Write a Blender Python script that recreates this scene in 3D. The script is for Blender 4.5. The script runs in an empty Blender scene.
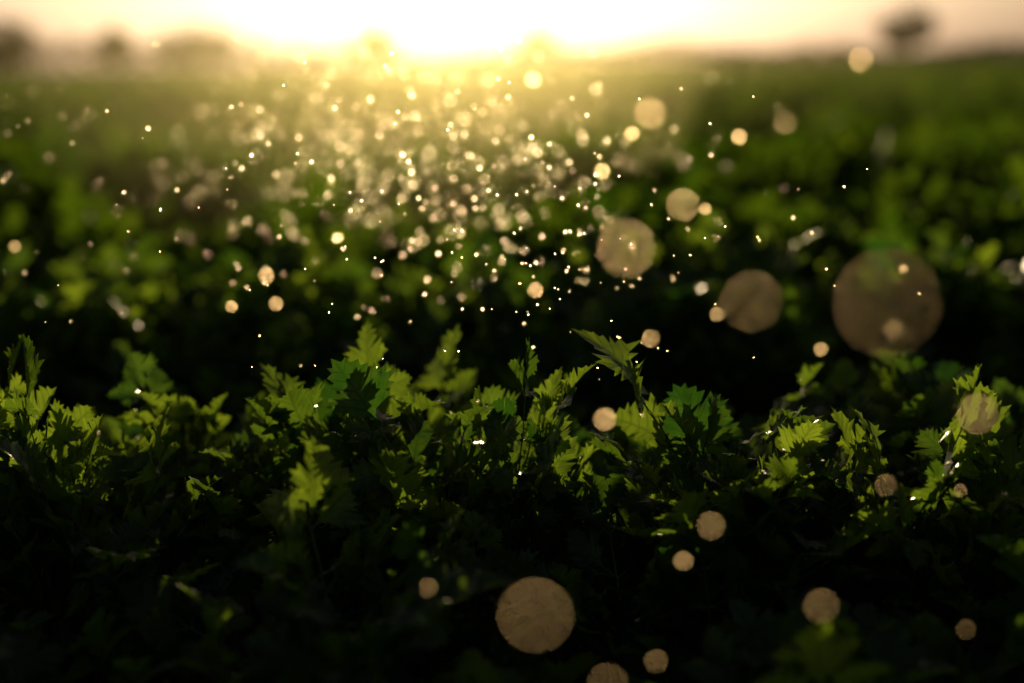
import bpy, math, random, bmesh, time
import numpy as np
from mathutils import Vector, Matrix
T0 = time.time()
rng = np.random.default_rng(21)
scene = bpy.context.scene
scene.view_settings.view_transform = 'Standard'
scene.view_settings.look = 'None'
scene.view_settings.exposure = 0

SUN_EL = math.radians(5.0)
SUN_AZ = math.radians(-1.6)      # measured from +Y toward +X
sun_dir = Vector((math.sin(SUN_AZ)*math.cos(SUN_EL), math.cos(SUN_AZ)*math.cos(SUN_EL), math.sin(SUN_EL)))

# ------------------------------------------------------------------ helpers
def mesh_obj(name, V, F, attrs=None, mats=(), matidx=None, smooth=True):
    V = np.asarray(V, dtype=np.float32); F = np.asarray(F, dtype=np.int32)
    me = bpy.data.meshes.new(name)
    me.vertices.add(len(V)); me.vertices.foreach_set('co', V.ravel())
    me.loops.add(F.size); me.loops.foreach_set('vertex_index', F.ravel())
    me.polygons.add(len(F))
    me.polygons.foreach_set('loop_start', np.arange(0, F.size, 3, dtype=np.int32))
    if smooth: me.polygons.foreach_set('use_smooth', np.ones(len(F), dtype=bool))
    for m in mats: me.materials.append(m)
    if matidx is not None: me.polygons.foreach_set('material_index', np.asarray(matidx, dtype=np.int32))
    if attrs:
        for k, a in attrs.items():
            at = me.attributes.new(k, 'FLOAT_VECTOR', 'POINT')
            at.data.foreach_set('vector', np.asarray(a, dtype=np.float32).ravel())
    me.update(calc_edges=True)
    ob = bpy.data.objects.new(name, me)
    scene.collection.objects.link(ob)
    return ob

def new_mat(name):
    m = bpy.data.materials.new(name); m.use_nodes = True
    nt = m.node_tree; nt.nodes.clear()
    out = nt.nodes.new('ShaderNodeOutputMaterial')
    return m, nt, out

# ------------------------------------------------------------------ materials
def leaf_material(name, dark, light, trans_d, trans_l, tmix=0.5, rough=.42, spec=.4):
    m, nt, out = new_mat(name)
    N, L = nt.nodes, nt.links
    at = N.new('ShaderNodeAttribute'); at.attribute_name = 'lc'
    sep = N.new('ShaderNodeSeparateXYZ'); L.new(at.outputs['Vector'], sep.inputs[0])
    ab = N.new('ShaderNodeMath'); ab.operation = 'ABSOLUTE'; L.new(sep.outputs[0], ab.inputs[0])
    k = N.new('ShaderNodeMath'); k.operation = 'MULTIPLY_ADD'; L.new(ab.outputs[0], k.inputs[0]); k.inputs[1].default_value = -0.9; L.new(sep.outputs[1], k.inputs[2])
    s = N.new('ShaderNodeMath'); s.operation = 'MULTIPLY'; L.new(k.outputs[0], s.inputs[0]); s.inputs[1].default_value = 42
    sn = N.new('ShaderNodeMath'); sn.operation = 'SINE'; L.new(s.outputs[0], sn.inputs[0])
    vr = N.new('ShaderNodeMapRange'); L.new(sn.outputs[0], vr.inputs[0]); vr.inputs[1].default_value = 0.75; vr.inputs[2].default_value = 1.0
    mr = N.new('ShaderNodeMapRange'); L.new(ab.outputs[0], mr.inputs[0]); mr.inputs[1].default_value = 0.0; mr.inputs[2].default_value = 0.035; mr.inputs[3].default_value = 1; mr.inputs[4].default_value = 0
    mx = N.new('ShaderNodeMath'); mx.operation = 'MAXIMUM'; L.new(vr.outputs[0], mx.inputs[0]); L.new(mr.outputs[0], mx.inputs[1])
    noi = N.new('ShaderNodeTexNoise'); noi.inputs['Scale'].default_value = 60; noi.inputs['Detail'].default_value = 3
    geo = N.new('ShaderNodeNewGeometry'); L.new(geo.outputs['Position'], noi.inputs['Vector'])
    ad = N.new('ShaderNodeMath'); ad.operation = 'MULTIPLY_ADD'; L.new(noi.outputs[0], ad.inputs[0]); ad.inputs[1].default_value = 0.5; L.new(sep.outputs[2], ad.inputs[2])
    sc = N.new('ShaderNodeMath'); sc.operation = 'MULTIPLY_ADD'; L.new(ad.outputs[0], sc.inputs[0]); sc.inputs[1].default_value = 0.9; sc.inputs[2].default_value = -0.22; sc.use_clamp = True
    def mix(fac, a, b):
        n = N.new('ShaderNodeMix'); n.data_type = 'RGBA'; L.new(fac, n.inputs['Factor'])
        for val, i in ((a, 'A'), (b, 'B')):
            sock = [x for x in n.inputs if x.name == i and x.type == 'RGBA'][0]
            if isinstance(val, tuple): sock.default_value = (*val, 1)
            else: L.new(val, sock)
        return [o for o in n.outputs if o.type == 'RGBA'][0]
    c1 = mix(sc.outputs[0], dark, light)
    c2 = mix(sc.outputs[0], trans_d, trans_l)
    veinf = N.new('ShaderNodeMath'); veinf.operation = 'MULTIPLY'; L.new(mx.outputs[0], veinf.inputs[0]); veinf.inputs[1].default_value = 0.45
    c2v = mix(veinf.outputs[0], c2, tuple(x*0.45 for x in trans_d))
    p = N.new('ShaderNodeBsdfPrincipled'); L.new(c1, p.inputs['Base Color'])
    p.inputs['Roughness'].default_value = rough; p.inputs['Specular IOR Level'].default_value = spec
    bp = N.new('ShaderNodeBump'); bp.inputs['Strength'].default_value = 0.4; bp.inputs['Distance'].default_value = 0.0015
    L.new(mx.outputs[0], bp.inputs['Height']); L.new(bp.outputs[0], p.inputs['Normal'])
    t = N.new('ShaderNodeBsdfTranslucent'); L.new(c2v, t.inputs['Color'])
    ms = N.new('ShaderNodeMixShader'); ms.inputs[0].default_value = tmix
    L.new(p.outputs[0], ms.inputs[1]); L.new(t.outputs[0], ms.inputs[2]); L.new(ms.outputs[0], out.inputs[0])
    return m

leaf_mat = leaf_material('celery_leaf', (0.018, 0.042, 0.008), (0.04, 0.08, 0.014), (0.035, 0.115, 0.008), (0.36, 0.52, 0.03), 0.5, .34, .55)
far_leaf_mat = leaf_material('celery_leaf_far', (0.018, 0.042, 0.008), (0.04, 0.08, 0.014), (0.05, 0.12, 0.004), (0.17, 0.27, 0.010), 0.5, .65, .15)
tree_leaf_mat = leaf_material('tree_foliage', (0.03, 0.04, 0.015), (0.05, 0.06, 0.02), (0.05, 0.06, 0.01), (0.08, 0.09, 0.02), 0.3, .7, .1)

def simple_mat(name, a, b, scale, rough=0.8):
    m, nt, out = new_mat(name); N, L = nt.nodes, nt.links
    noi = N.new('ShaderNodeTexNoise'); noi.inputs['Scale'].default_value = scale; noi.inputs['Detail'].default_value = 6
    geo = N.new('ShaderNodeNewGeometry'); L.new(geo.outputs['Position'], noi.inputs['Vector'])
    r = N.new('ShaderNodeValToRGB'); L.new(noi.outputs[0], r.inputs[0])
    r.color_ramp.elements[0].position = 0.35; r.color_ramp.elements[1].position = 0.65
    r.color_ramp.elements[0].color = (*a, 1); r.color_ramp.elements[1].color = (*b, 1)
    p = N.new('ShaderNodeBsdfPrincipled'); p.inputs['Roughness'].default_value = rough; L.new(r.outputs[0], p.inputs['Base Color'])
    bp = N.new('ShaderNodeBump'); bp.inputs['Strength'].default_value = 0.6; bp.inputs['Distance'].default_value = 0.01
    L.new(noi.outputs[0], bp.inputs['Height']); L.new(bp.outputs[0], p.inputs['Normal'])
    L.new(p.outputs[0], out.inputs[0]); return m
stalk_mat = simple_mat('celery_stalk', (0.04, 0.08, 0.015), (0.07, 0.12, 0.025), 90, 0.4)
far_stalk_mat = simple_mat('celery_stalk_far', (0.04, 0.08, 0.015), (0.07, 0.12, 0.025), 90, 0.75)
soil_mat = simple_mat('soil', (0.018, 0.013, 0.008), (0.045, 0.032, 0.02), 12, 0.9)
bark_mat = simple_mat('bark', (0.05, 0.035, 0.025), (0.09, 0.07, 0.05), 6, 0.9)

def water(name, ior, rough, col):
    # clear entry side, refracting exit side: bends the low sun forward like a drop does
    m, nt, out = new_mat(name); N, L = nt.nodes, nt.links
    g = N.new('ShaderNodeBsdfRefraction'); g.inputs['IOR'].default_value = ior; g.inputs['Roughness'].default_value = rough; g.inputs['Color'].default_value = (*col, 1)
    t = N.new('ShaderNodeBsdfTransparent'); geo = N.new('ShaderNodeNewGeometry'); ms = N.new('ShaderNodeMixShader')
    L.new(geo.outputs['Backfacing'], ms.inputs[0]); L.new(t.outputs[0], ms.inputs[1]); L.new(g.outputs[0], ms.inputs[2])
    L.new(ms.outputs[0], out.inputs[0]); return m
water_mat = water('water', 1.33, .42, (1, .80, .52))  # amber tint puts the golden sunlight into the water's colour
spray_mat = water('water_spray', 1.33, .36, (1, .90, .68))  # paler golden tint, sunlight warmth likewise put into the colour

# ------------------------------------------------------------------ leaf templates
HALF = [(0.012, 0.0), (0.08, 0.18), (0.33, 0.25), (0.28, 0.335), (0.42, 0.36), (0.36, 0.42), (0.54, 0.49), (0.40, 0.52), (0.48, 0.61), (0.36, 0.60), (0.40, 0.71), (0.26, 0.63),
        (0.11, 0.54), (0.30, 0.75), (0.20, 0.77), (0.24, 0.87), (0.14, 0.86), (0.14, 0.95), (0.065, 0.93)]
NL, NT = 12, 19
def leaflet(r, length, fold, curl, side=0.0):
    V = [(0, 0, 0), (0, 0.40, 0), (0, 0.62, 0), (0, 1.03, 0)]
    F = []
    for sgn in (1, -1):
        b = len(V)
        wob = 1.06 + r.uniform(-0.15, 0.15)
        for (x, y) in HALF:
            V.append((sgn*x*wob*(1+r.uniform(-.07, .07)), y*(1+r.uniform(-.02, .02)), 0))
        Lh = len(V); V.append((sgn*0.18*wob, 0.43, 0.035))
        i = lambda k: b+k
        tris = [(0, i(0), i(1)), (0, i(1), 1), (1, i(1), Lh)]
        tris += [(Lh, i(k), i(k+1)) for k in range(1, NL)]
        tris += [(Lh, i(NL), 1), (1, i(NL), 2)]
        tris += [(2, i(k), i(k+1)) for k in range(NL, NT-1)] + [(2, i(NT-1), 3)]
        for t in tris: F.append(t if sgn > 0 else t[::-1])
    V = np.array(V); lc = V.copy()
    x, y = V[:, 0].copy(), V[:, 1].copy()
    V[:, 2] += fold*np.abs(x) - curl*y*y + 0.14*np.sin(9*x+r.uniform(0, 6))*np.abs(x) + 0.05*np.sin(17*y+r.uniform(0, 6))*np.abs(x)*2 + r.normal(0, 0.02, len(V))*(np.abs(x) > .05)
    V[:, 0] += side*y*y
    return V*length, np.array(F), lc

def leaflet_lo(r, length, fold, curl):
    V = np.array([(0, 0, 0), (0.42, 0.42, 0), (0.12, 0.52, 0), (0.28, 0.8, 0), (0, 1, 0), (-0.28, 0.8, 0), (-0.12, 0.52, 0), (-0.42, 0.42, 0), (0, .5, 0)], float)
    F = np.array([(8, 0, 1), (8, 1, 2), (8, 2, 3), (8, 3, 4), (8, 4, 5), (8, 5, 6), (8, 6, 7), (8, 7, 0)])
    lc = V.copy(); V[:, 2] += fold*np.abs(V[:, 0]) - curl*V[:, 1]**2
    return V*length, F, lc

def rotz(a): c, s = math.cos(a), math.sin(a); return np.array([[c, -s, 0], [s, c, 0], [0, 0, 1]])
def rotx(a): c, s = math.cos(a), math.sin(a); return np.array([[1, 0, 0], [0, c, -s], [0, s, c]])
def roty(a): c, s = math.cos(a), math.sin(a); return np.array([[c, 0, s], [0, 1, 0], [-s, 0, c]])

def tube(pts, rads, n=5):
    pts = np.array(pts, float); V = []; F = []
    for k in range(len(pts)):
        d = pts[min(k+1, len(pts)-1)]-pts[max(k-1, 0)]; d /= np.linalg.norm(d)+1e-9
        a = np.cross(d, (0.3, 0.9, 0.1)); a /= np.linalg.norm(a)+1e-9; b = np.cross(d, a)
        for j in range(n):
            t = 2*math.pi*j/n; V.append(pts[k]+rads[k]*(math.cos(t)*a+math.sin(t)*b))
    for k in range(len(pts)-1):
        for j in range(n):
            p, q = k*n+j, k*n+(j+1) % n
            F += [(p, q, q+n), (p, q+n, p+n)]
    return np.array(V), np.array(F)

class Acc:
    def __init__(s): s.V = []; s.F = []; s.A = []; s.M = []; s.n = 0
    def add(s, V, F, A, M):
        s.V.append(V); s.F.append(F+s.n); s.A.append(A); s.M.append(np.broadcast_to(M, (len(F),))); s.n += len(V)
    def done(s): return np.concatenate(s.V), np.concatenate(s.F), np.concatenate(s.A), np.concatenate(s.M)

def compound(r, lod=0):
    ac = Acc()
    rach = 0.066*r.uniform(.85, 1.15); bend = r.uniform(0.1, 0.9)
    def rp(t): return np.array([0, t*rach, -bend*(t*rach)**2*6])
    parts = [(1.0, r.uniform(-.15, .15), 0.045*r.uniform(.85, 1.2))]
    for s in (1, -1):
        parts.append((0.93, s*r.uniform(.75, 1.05), 0.036*r.uniform(.8, 1.15)))
        parts.append((0.42, s*r.uniform(.8, 1.15), 0.040*r.uniform(.8, 1.2)))
        if lod == 0:
            parts.append((0.44, s*r.uniform(1.4, 1.8), 0.025*r.uniform(.8, 1.15)))
    if lod: parts = parts[:5]
    for (t, a, ln) in parts:
        if lod == 0:
            V, F, lc = leaflet(r, ln, r.uniform(.05, .6), r.uniform(-.15, .6), r.uniform(-.15, .15))
        else:
            V, F, lc = leaflet_lo(r, ln*1.2, r.uniform(.1, .5), r.uniform(0, .4))
        stem = 0.006 if t > .9 else 0.014
        V = V+np.array([0, stem, 0])
        R = rotz(-a) @ rotx(r.uniform(-.6, .45)) @ roty(r.uniform(-.6, .6))
        V = V@R.T+rp(t)
        lc = lc.copy(); lc[:, 2] = r.uniform(-.1, .1)
        ac.add(V, F, lc, 0)
        if lod == 0:
            e = (R@np.array([0, stem+.003, 0]))+rp(t)
            Vt, Ft = tube([rp(t), e], [0.0008, 0.0005], 3)
            ac.add(Vt, Ft, np.zeros((len(Vt), 3)), 1)
    if lod == 0:
        Vt, Ft = tube([rp(0), rp(.5), rp(1)], [0.0013, 0.001, .0007], 4)
        ac.add(Vt, Ft, np.zeros((len(Vt), 3)), 1)
    return ac.done()

leaves_hi = [compound(rng, 0) for _ in range(20)]
leaves_lo = [compound(rng, 1) for _ in range(10)]

def frame(fwd, up_hint, roll=0.0):
    y = fwd/np.linalg.norm(fwd)
    x = np.cross(y, up_hint); x /= np.linalg.norm(x)+1e-9
    z = np.cross(x, y)
    c, s = math.cos(roll), math.sin(roll)
    return np.stack([x*c+z*s, y, -x*s+z*c], axis=1)

def plant(r, H, n, lib, lod=0, spread=1.0, lscale=1.0, lowest=.5):
    ac = Acc()
    for i in range(n):
        q = i/max(n-1, 1)
        az = i*2.399+r.uniform(-.5, .5)
        el = math.radians(np.interp(q, [0, 1], [80, 8])+r.uniform(-18, 18))
        h = H*np.interp(q, [0, 1], [0.82, lowest])*r.uniform(.82, 1.08)
        rad = spread*(0.012+0.085*q*r.uniform(.7, 1.2))
        o = np.array([math.cos(az), math.sin(az), 0])
        base = o*0.012
        tip = o*rad+np.array([0, 0, h])
        fwd = o*math.cos(el)+np.array([0, 0, math.sin(el)])
        if abs(fwd[2]) > .97: fwd = fwd+o*.2
        M = frame(fwd, np.array([0, 0, 1.0])-0.2*o, r.uniform(-.6, .6))
        V, F, A, Mi = lib[r.integers(len(lib))]
        s = lscale*r.uniform(.75, 1.2)
        A = A.copy(); A[:, 2] += r.uniform(0.0, .8)
        ac.add((V*s)@M.T+tip, F, A, Mi)
        mid = (base+tip)/2+np.array([0, 0, h*.12])-o*rad*.12
        if lod == 0:
            P = []
            for t in np.linspace(0, 1, 6): P.append((1-t)**2*base+2*t*(1-t)*mid+t*t*tip)
            Vt, Ft = tube(P, np.linspace(.0032, .0013, 6), 5)
        else:
            Vt, Ft = tube([base, mid, tip], [.004, .003, .002], 3)
        ac.add(Vt, Ft, np.zeros((len(Vt), 3)), 1)
    return ac.done()

hi = [plant(rng, 0.275, 17, leaves_hi) for _ in range(14)]
hero = [plant(rng, 0.30, 15, leaves_hi, spread=.60, lscale=1.0, lowest=.45) for _ in range(8)]
lo = [plant(rng, 0.30, 15, leaves_lo, 1, lscale=1.15) for _ in range(10)]

def place(ac, tmpl, x, y, z, s, rot, tilt=(0, 0), sz=1.0):
    V, F, A, Mi = tmpl
    R = rotz(rot)
    W = (V*np.array([s, s, s*sz]))@R.T
    W[:, 0] += tilt[0]*W[:, 2]; W[:, 1] += tilt[1]*W[:, 2]
    ac.add(W+np.array([x, y, z]), F, A, Mi)

def bed_height(x, y):
    g1 = math.exp(-((y-1.64-0.05*x)/0.15)**2)
    g2 = math.exp(-((y-3.30-0.08*x)/0.26)**2)
    g3 = math.exp(-((y-5.6-0.1*x)/0.35)**2)
    return 1.0-0.66*g1-.4*g2-.35*g3
def clump(x, y):
    if not .85 < y < 1.5: return 1.0
    return 1-.16*math.exp(-((x-.095)/.045)**2)-.24*math.exp(-((x-.255)/.05)**2)-.14*math.exp(-((x+.245)/.06)**2)-.06*math.exp(-((x+.0)/.03)**2)

# ---- near crop
ac = Acc()
sp = 0.105
yy = 0.42
while yy < 2.3:
    xx = -1.6
    while xx < 1.6:
        x = xx+rng.uniform(-.04, .04); y = yy+rng.uniform(-.04, .04)
        half = 0.50+0.42*y
        if abs(x) < half:
            b = bed_height(x, y)
            if b > 0.55 or rng.random() < 0.35:
                s = rng.uniform(.80, 1.06)*b*clump(x, y)
                szz = 1.0
                if y < 1.0: szz = .78+.19*max(0, (y-.74)/.26)+rng.uniform(-.06, .06)
                if y > 1.7: szz = 1.08
                place(ac, hi[rng.integers(len(hi))], x, y, 0, s, rng.uniform(0, 6.28), (rng.uniform(-.12, .12), rng.uniform(-.12, .12)), sz=szz)
        xx += sp
    yy += sp
for (x, y, top, s, tx, k) in [(-.155, 1.24, .390, .95, .03, 0), (-.068, 1.14, .385, 1.0, -.02, 1), (.03, 1.18, .398, .65, .18, 2), (.165, 1.16, .40, 1.1, .0, 3),
                           (.205, 1.12, .350, .9, .08, 4), (.325, 1.10, .386, .75, -.04, 5), (.42, 1.12, .36, .9, .03, 6), (-.385, 1.15, .412, .6, .05, 7), (-.46, 1.20, .40, .8, .02, 4),
                           (-.32, 1.32, .355, .9, 0, 2), (.39, 1.45, .335, .9, 0, 1), (.33, 1.98, .385, 1.1, 0, 3), (.62, 2.0, .37, 1.1, 0, 4), (.20, 2.0, .38, 1.1, 0, 6), (-.1, 2.05, .36, 1.1, 0, 7)]:
    V = hero[k][0]; zmax = V[:, 2].max()
    place(ac, hero[k], x-tx*top, y, 0, s, rng.uniform(0, 6.28), (tx, 0), sz=top/(zmax*s))
V, F, A, Mi = ac.done()
mesh_obj('celery_crop', V, F, {'lc': A}, (leaf_mat, stalk_mat), Mi)

# ---- mid and far crop
ac = Acc()
yy = -0.6
while yy < 9.0:
    sp = 0.14 if yy < 5 else 0.20
    W = 1.3+0.55*max(yy, 0)
    xx = -W
    while xx < W:
        x = xx+rng.uniform(-.06, .06); y = yy+rng.uniform(-.06, .06)
        inner = (0.36 < y < 2.35) and abs(x) < 0.48+0.42*y
        clear = (y < 0.45) and abs(x) < 0.42
        if not inner and not clear:
            b = bed_height(x, y)
            s = rng.uniform(.8, 1.15)*max(b, .45)
            if y < .3: s = min(s, .9)
            place(ac, lo[rng.integers(len(lo))], x, y, 0, s, rng.uniform(0, 6.28), (rng.uniform(-.15, .15), rng.uniform(-.15, .15)), sz=rng.uniform(.8, 1.08))
        xx += sp
    yy += sp
d = 9.0
while d < 150:
    step = 0.024*d
    W = 3+0.5*d
    xx = -W
    while xx < W:
        x = xx+rng.uniform(-.4, .4)*step; y = d+rng.uniform(-.4, .4)*step
        s = step/0.15
        place(ac, lo[rng.integers(len(lo))], x, y, 0, s, rng.uniform(0, 6.28), (0, 0), sz=(rng.uniform(.8, 1.35)/s))
        xx += step
    d += step*1.3
V, F, A, Mi = ac.done()
mesh_obj('celery_field_foliage', V, F, {'lc': A}, (far_leaf_mat, far_stalk_mat), Mi)

# ------------------------------------------------------------------ ground
xs = np.unique(np.concatenate([np.linspace(-3, 3, 61), np.linspace(-40, 40, 41), np.linspace(-900, 900, 31)]))
ys = np.unique(np.concatenate([np.linspace(-2, 6, 81), np.linspace(6, 60, 28), np.linspace(-200, 1500, 40)]))
gx, gy = np.meshgrid(xs, ys)
gz = 0.012*np.sin(gx*7.1)*np.cos(gy*5.3)+0.008*np.sin(gx*17+gy*13)-0.01
V = np.stack([gx.ravel(), gy.ravel(), gz.ravel()], 1)
nx = len(xs); F = []
for j in range(len(ys)-1):
    for i in range(nx-1):
        a = j*nx+i; F += [(a, a+1, a+1+nx), (a, a+1+nx, a+nx)]
mesh_obj('ground', V, F, None, (soil_mat,))

# ------------------------------------------------------------------ trees
def make_tree(name, x, y, H, Wd, seed):
    r = np.random.default_rng(seed); ac = Acc()
    Vt, Ft = tube([(0, 0, 0), (.02*H, 0, .2*H), (0, .02*H, .45*H), (.02*H, 0, .8*H)], [.035*H, .028*H, .02*H, .006*H], 8)
    ac.add(Vt, Ft, np.zeros((len(Vt), 3)), 1)
    ends = [np.array([0, 0, .82*H]), np.array([0, 0, .6*H]), np.array([.1*Wd, 0, .5*H])]
    for i in range(16):
        az = i*2.4+r.uniform(-.3, .3); z0 = H*r.uniform(.12, .55)
        prof = math.sqrt(max(.15, 1-((z0/H-.32)/.42)**2))
        e = np.array([math.cos(az)*Wd*.42*prof*r.uniform(.6, 1), math.sin(az)*Wd*.42*prof*r.uniform(.6, 1), z0+H*r.uniform(.08, .25)])
        mdl = e*.5+np.array([0, 0, z0*.5-.02*H])
        Vt, Ft = tube([(0, 0, z0), mdl, e], [.016*H, .01*H, .003*H], 5)
        ac.add(Vt, Ft, np.zeros((len(Vt), 3)), 1); ends += [e, mdl*.4+e*.6]
    for e in ends:
        R = Wd*.16*r.uniform(.7, 1.3)
        for _ in range(75):
            v = r.normal(0, 1, 3); v /= np.linalg.norm(v); p = e+v*R*r.uniform(.3, 1.05)*np.array([1, 1, .8])
            V, Fq, lc = leaflet_lo(r, H*.06, .2, .1)
            M = rotz(r.uniform(0, 6.28))@rotx(r.uniform(-1.4, 1.4))@roty(r.uniform(-1, 1))
            lc[:, 2] = r.uniform(0, .9)
            ac.add(V@M.T+p, Fq, lc, 0)
    V, F, A, Mi = ac.done()
    ob = mesh_obj(name, V, F, {'lc': A}, (tree_leaf_mat, bark_mat), Mi)
    ob.location = (x, y, 0)
for i, (px, dist, H, Wd) in enumerate([(-.345, 120, 5.4, 5.8), (-.272, 135, 5.2, 3.8), (-.215, 125, 4.6, 8), (-.09, 150, 5.2, 5.5), (.02, 140, 4.4, 4.6), (.276, 120, 5.5, 5.4), (-.40, 130, 4.8, 6)]):
    make_tree('tree', px*dist, dist, H, Wd, 50+i)
ac = Acc(); r = np.random.default_rng(5)
for i in range(7000):
    x = r.uniform(-110, 110); h = 1.5+.6*math.sin(x*.11)+.4*math.sin(x*.37+1)+(1.5 if x < -12 else 0)
    p = np.array([x, 160+r.uniform(-2, 2), max(.3, h)*r.uniform(0, 1)**.6])
    V, Fq, lc = leaflet_lo(r, .85, .2, .1); M = rotz(r.uniform(0, 6.28))@rotx(r.uniform(-1.4, 1.4))
    lc[:, 2] = r.uniform(0, .9); ac.add(V@M.T+p, Fq, lc, 0)
V, F, A, Mi = ac.done(); mesh_obj('distant_hedgerow', V, F, {'lc': A}, (tree_leaf_mat,), Mi)

# ------------------------------------------------------------------ water drops of the sprinkler spray
bm = bmesh.new(); bmesh.ops.create_icosphere(bm, subdivisions=3, radius=1.0)
SV3 = np.array([v.co[:] for v in bm.verts]); SF3 = np.array([[v.index for v in f.verts] for f in bm.faces]); bm.free()
bm = bmesh.new(); bmesh.ops.create_icosphere(bm, subdivisions=2, radius=1.0)
SV2 = np.array([v.co[:] for v in bm.verts]); SF2 = np.array([[v.index for v in f.verts] for f in bm.faces]); bm.free()
near_drops = [(.033, .408, .568, 1.65), (.069, .260, .576, 1.6), (.066, .388, .555, 1.25), (.069, .570, .564, 1.6), (.0585, .597, .599, 1.5), (.165, .496, .496, 3.3),
 (.0044, .328, .490, 2.7), (.117, .520, .414, 2.9), (.0836, .584, .425, 2.3), (.0834, .676, .376, 2.3), (.064, .619, .348, 2.3), (.032, .477, .403, 2.6),
 (.0435, .660, .454, 2.5), (.163, .672, .619, 1.6), (.124, .776, .579, 1.7), (.050, .773, .562, 1.6), (.190, .697, .487, 1.6), (.177, .654, .420, 1.8),
 (.2205, .660, .344, 2.2), (.173, .784, .460, 1.9), (.072, .726, .479, 1.5), (.069, .807, .580, 1.5), (.115, .839, .534, 1.4), (-.132, .763, .510, 1.9),
 (-.132, .790, .490, 1.8), (-.165, .829, .482, 1.6), (-.285, .816, .521, 1.7), (.013, .761, .500, 1.7), (.115, .788, .480, 1.5), (.128, .667, .591, 1.0),
 (.0135, .783, .611, 1.6), (-.106, .876, .516, 1.8), (.2475, .891, .489, 1.7), (-.043, .664, .368, 1.5), (.25, .768, .381, 1.9)]
ac = Acc(); r = np.random.default_rng(77)
def drop(p, rad, mi=1):
    st = np.array([1, 1, r.uniform(1.0, 1.25)])
    SV, SF = (SV3, SF3) if mi == 0 else (SV2, SF2)
    V = SV*st*rad; R = rotx(r.uniform(-.5, .5))@roty(r.uniform(-.5, .5))
    ac.add(V@R.T+np.array(p), SF, np.zeros((len(SV), 3)), mi)
for (x, y, z, rr) in near_drops: drop((x, y, z), rr*.001, 0)
for _ in range(600):        # main plume, falling outward from the jet
    y = r.uniform(1.3, 3.3)
    h = r.normal(0, 1)
    p = (r.normal(-.02-.065*y-.010*h*y, .02+.066*y), y, .60-.063*y+h*(.045+.034*y))
    if p[2] < .34: continue
    drop(p, r.uniform(.65, 1.5)*.001*(.6+.42*y))
for _ in range(170):
    y = r.uniform(.95, 2.8); p = (r.uniform(-.42, .20)*y, y, r.uniform(.36, .60))
    drop(p, r.uniform(.5, 1.2)*.001*(.5+.4*y))
for _ in range(150):
    p = (r.normal(-.01, .13), r.uniform(1.0, 1.4), r.normal(.46, .06))
    if p[2] < .37: continue
    drop(p, r.uniform(.5, 1.35)*.001)
V, F, A, Mi = ac.done(); mesh_obj('water_droplets', V, F, None, (water_mat, spray_mat), Mi)

# ------------------------------------------------------------------ mist from irrigation (thin real volumes)
def mist_mat(name, dens, g):
    m, nt, out = new_mat(name); vs = nt.nodes.new('ShaderNodeVolumeScatter')
    vs.inputs['Density'].default_value = dens; vs.inputs['Anisotropy'].default_value = g; vs.inputs['Color'].default_value = (1, .90, .46, 1)
    nt.links.new(vs.outputs[0], out.inputs['Volume']); return m
for (nm, sc_, lc_, dn) in [('irrigation_mist', (1.0, 3.2, .9), (-.35, 5.2, .75), .0062), ('irrigation_mist', (4.5, 9, 1.6), (-.5, 13, .8), .0014)]:
    bm = bmesh.new(); bmesh.ops.create_icosphere(bm, subdivisions=4, radius=1.0); me = bpy.data.meshes.new(nm); bm.to_mesh(me); bm.free()
    mist = bpy.data.objects.new(nm, me); scene.collection.objects.link(mist)
    mist.scale = sc_; mist.location = lc_; me.materials.append(mist_mat('spray_mist', dn, .85))

# ------------------------------------------------------------------ sky and sun
w = bpy.data.worlds.new('World'); scene.world = w; w.use_nodes = True
nt = w.node_tree; N, L = nt.nodes, nt.links; N.clear()
out = N.new('ShaderNodeOutputWorld'); bg = N.new('ShaderNodeBackground'); bg.inputs[1].default_value = 0.05
sky = N.new('ShaderNodeTexSky'); sky.sky_type = 'NISHITA'; sky.sun_disc = False
sky.sun_elevation = SUN_EL; sky.sun_rotation = SUN_AZ; sky.dust_density = 2.5; sky.air_density = 1.0
hs = N.new('ShaderNodeHueSaturation'); hs.inputs['Saturation'].default_value = 0.66
L.new(sky.outputs[0], hs.inputs['Color']); L.new(hs.outputs[0], bg.inputs[0]); L.new(bg.outputs[0], out.inputs[0])

sd = bpy.data.lights.new('sun', 'SUN'); sd.energy = 5.0; sd.angle = math.radians(.5); sd.color = (1, .75, .40)
so = bpy.data.objects.new('sun', sd); scene.collection.objects.link(so)
so.rotation_euler = (-sun_dir).to_track_quat('-Z', 'Y').to_euler(); so.location = (0, 20, 10)

# ------------------------------------------------------------------ camera
cd = bpy.data.cameras.new('camera'); cam = bpy.data.objects.new('camera', cd); scene.collection.objects.link(cam)
R = Matrix.Rotation(math.radians(90-11.1), 4, 'X') @ Matrix.Rotation(math.radians(-0.9), 4, 'Z')
cam.rotation_euler = R.to_euler(); cam.location = (0, 0, .62)
cd.lens = 50; cd.sensor_width = 36; cd.clip_start = .02; cd.clip_end = 4000
cd.dof.use_dof = True; cd.dof.focus_distance = 1.16; cd.dof.aperture_fstop = 1.9; cd.dof.aperture_blades = 0
scene.camera = cam
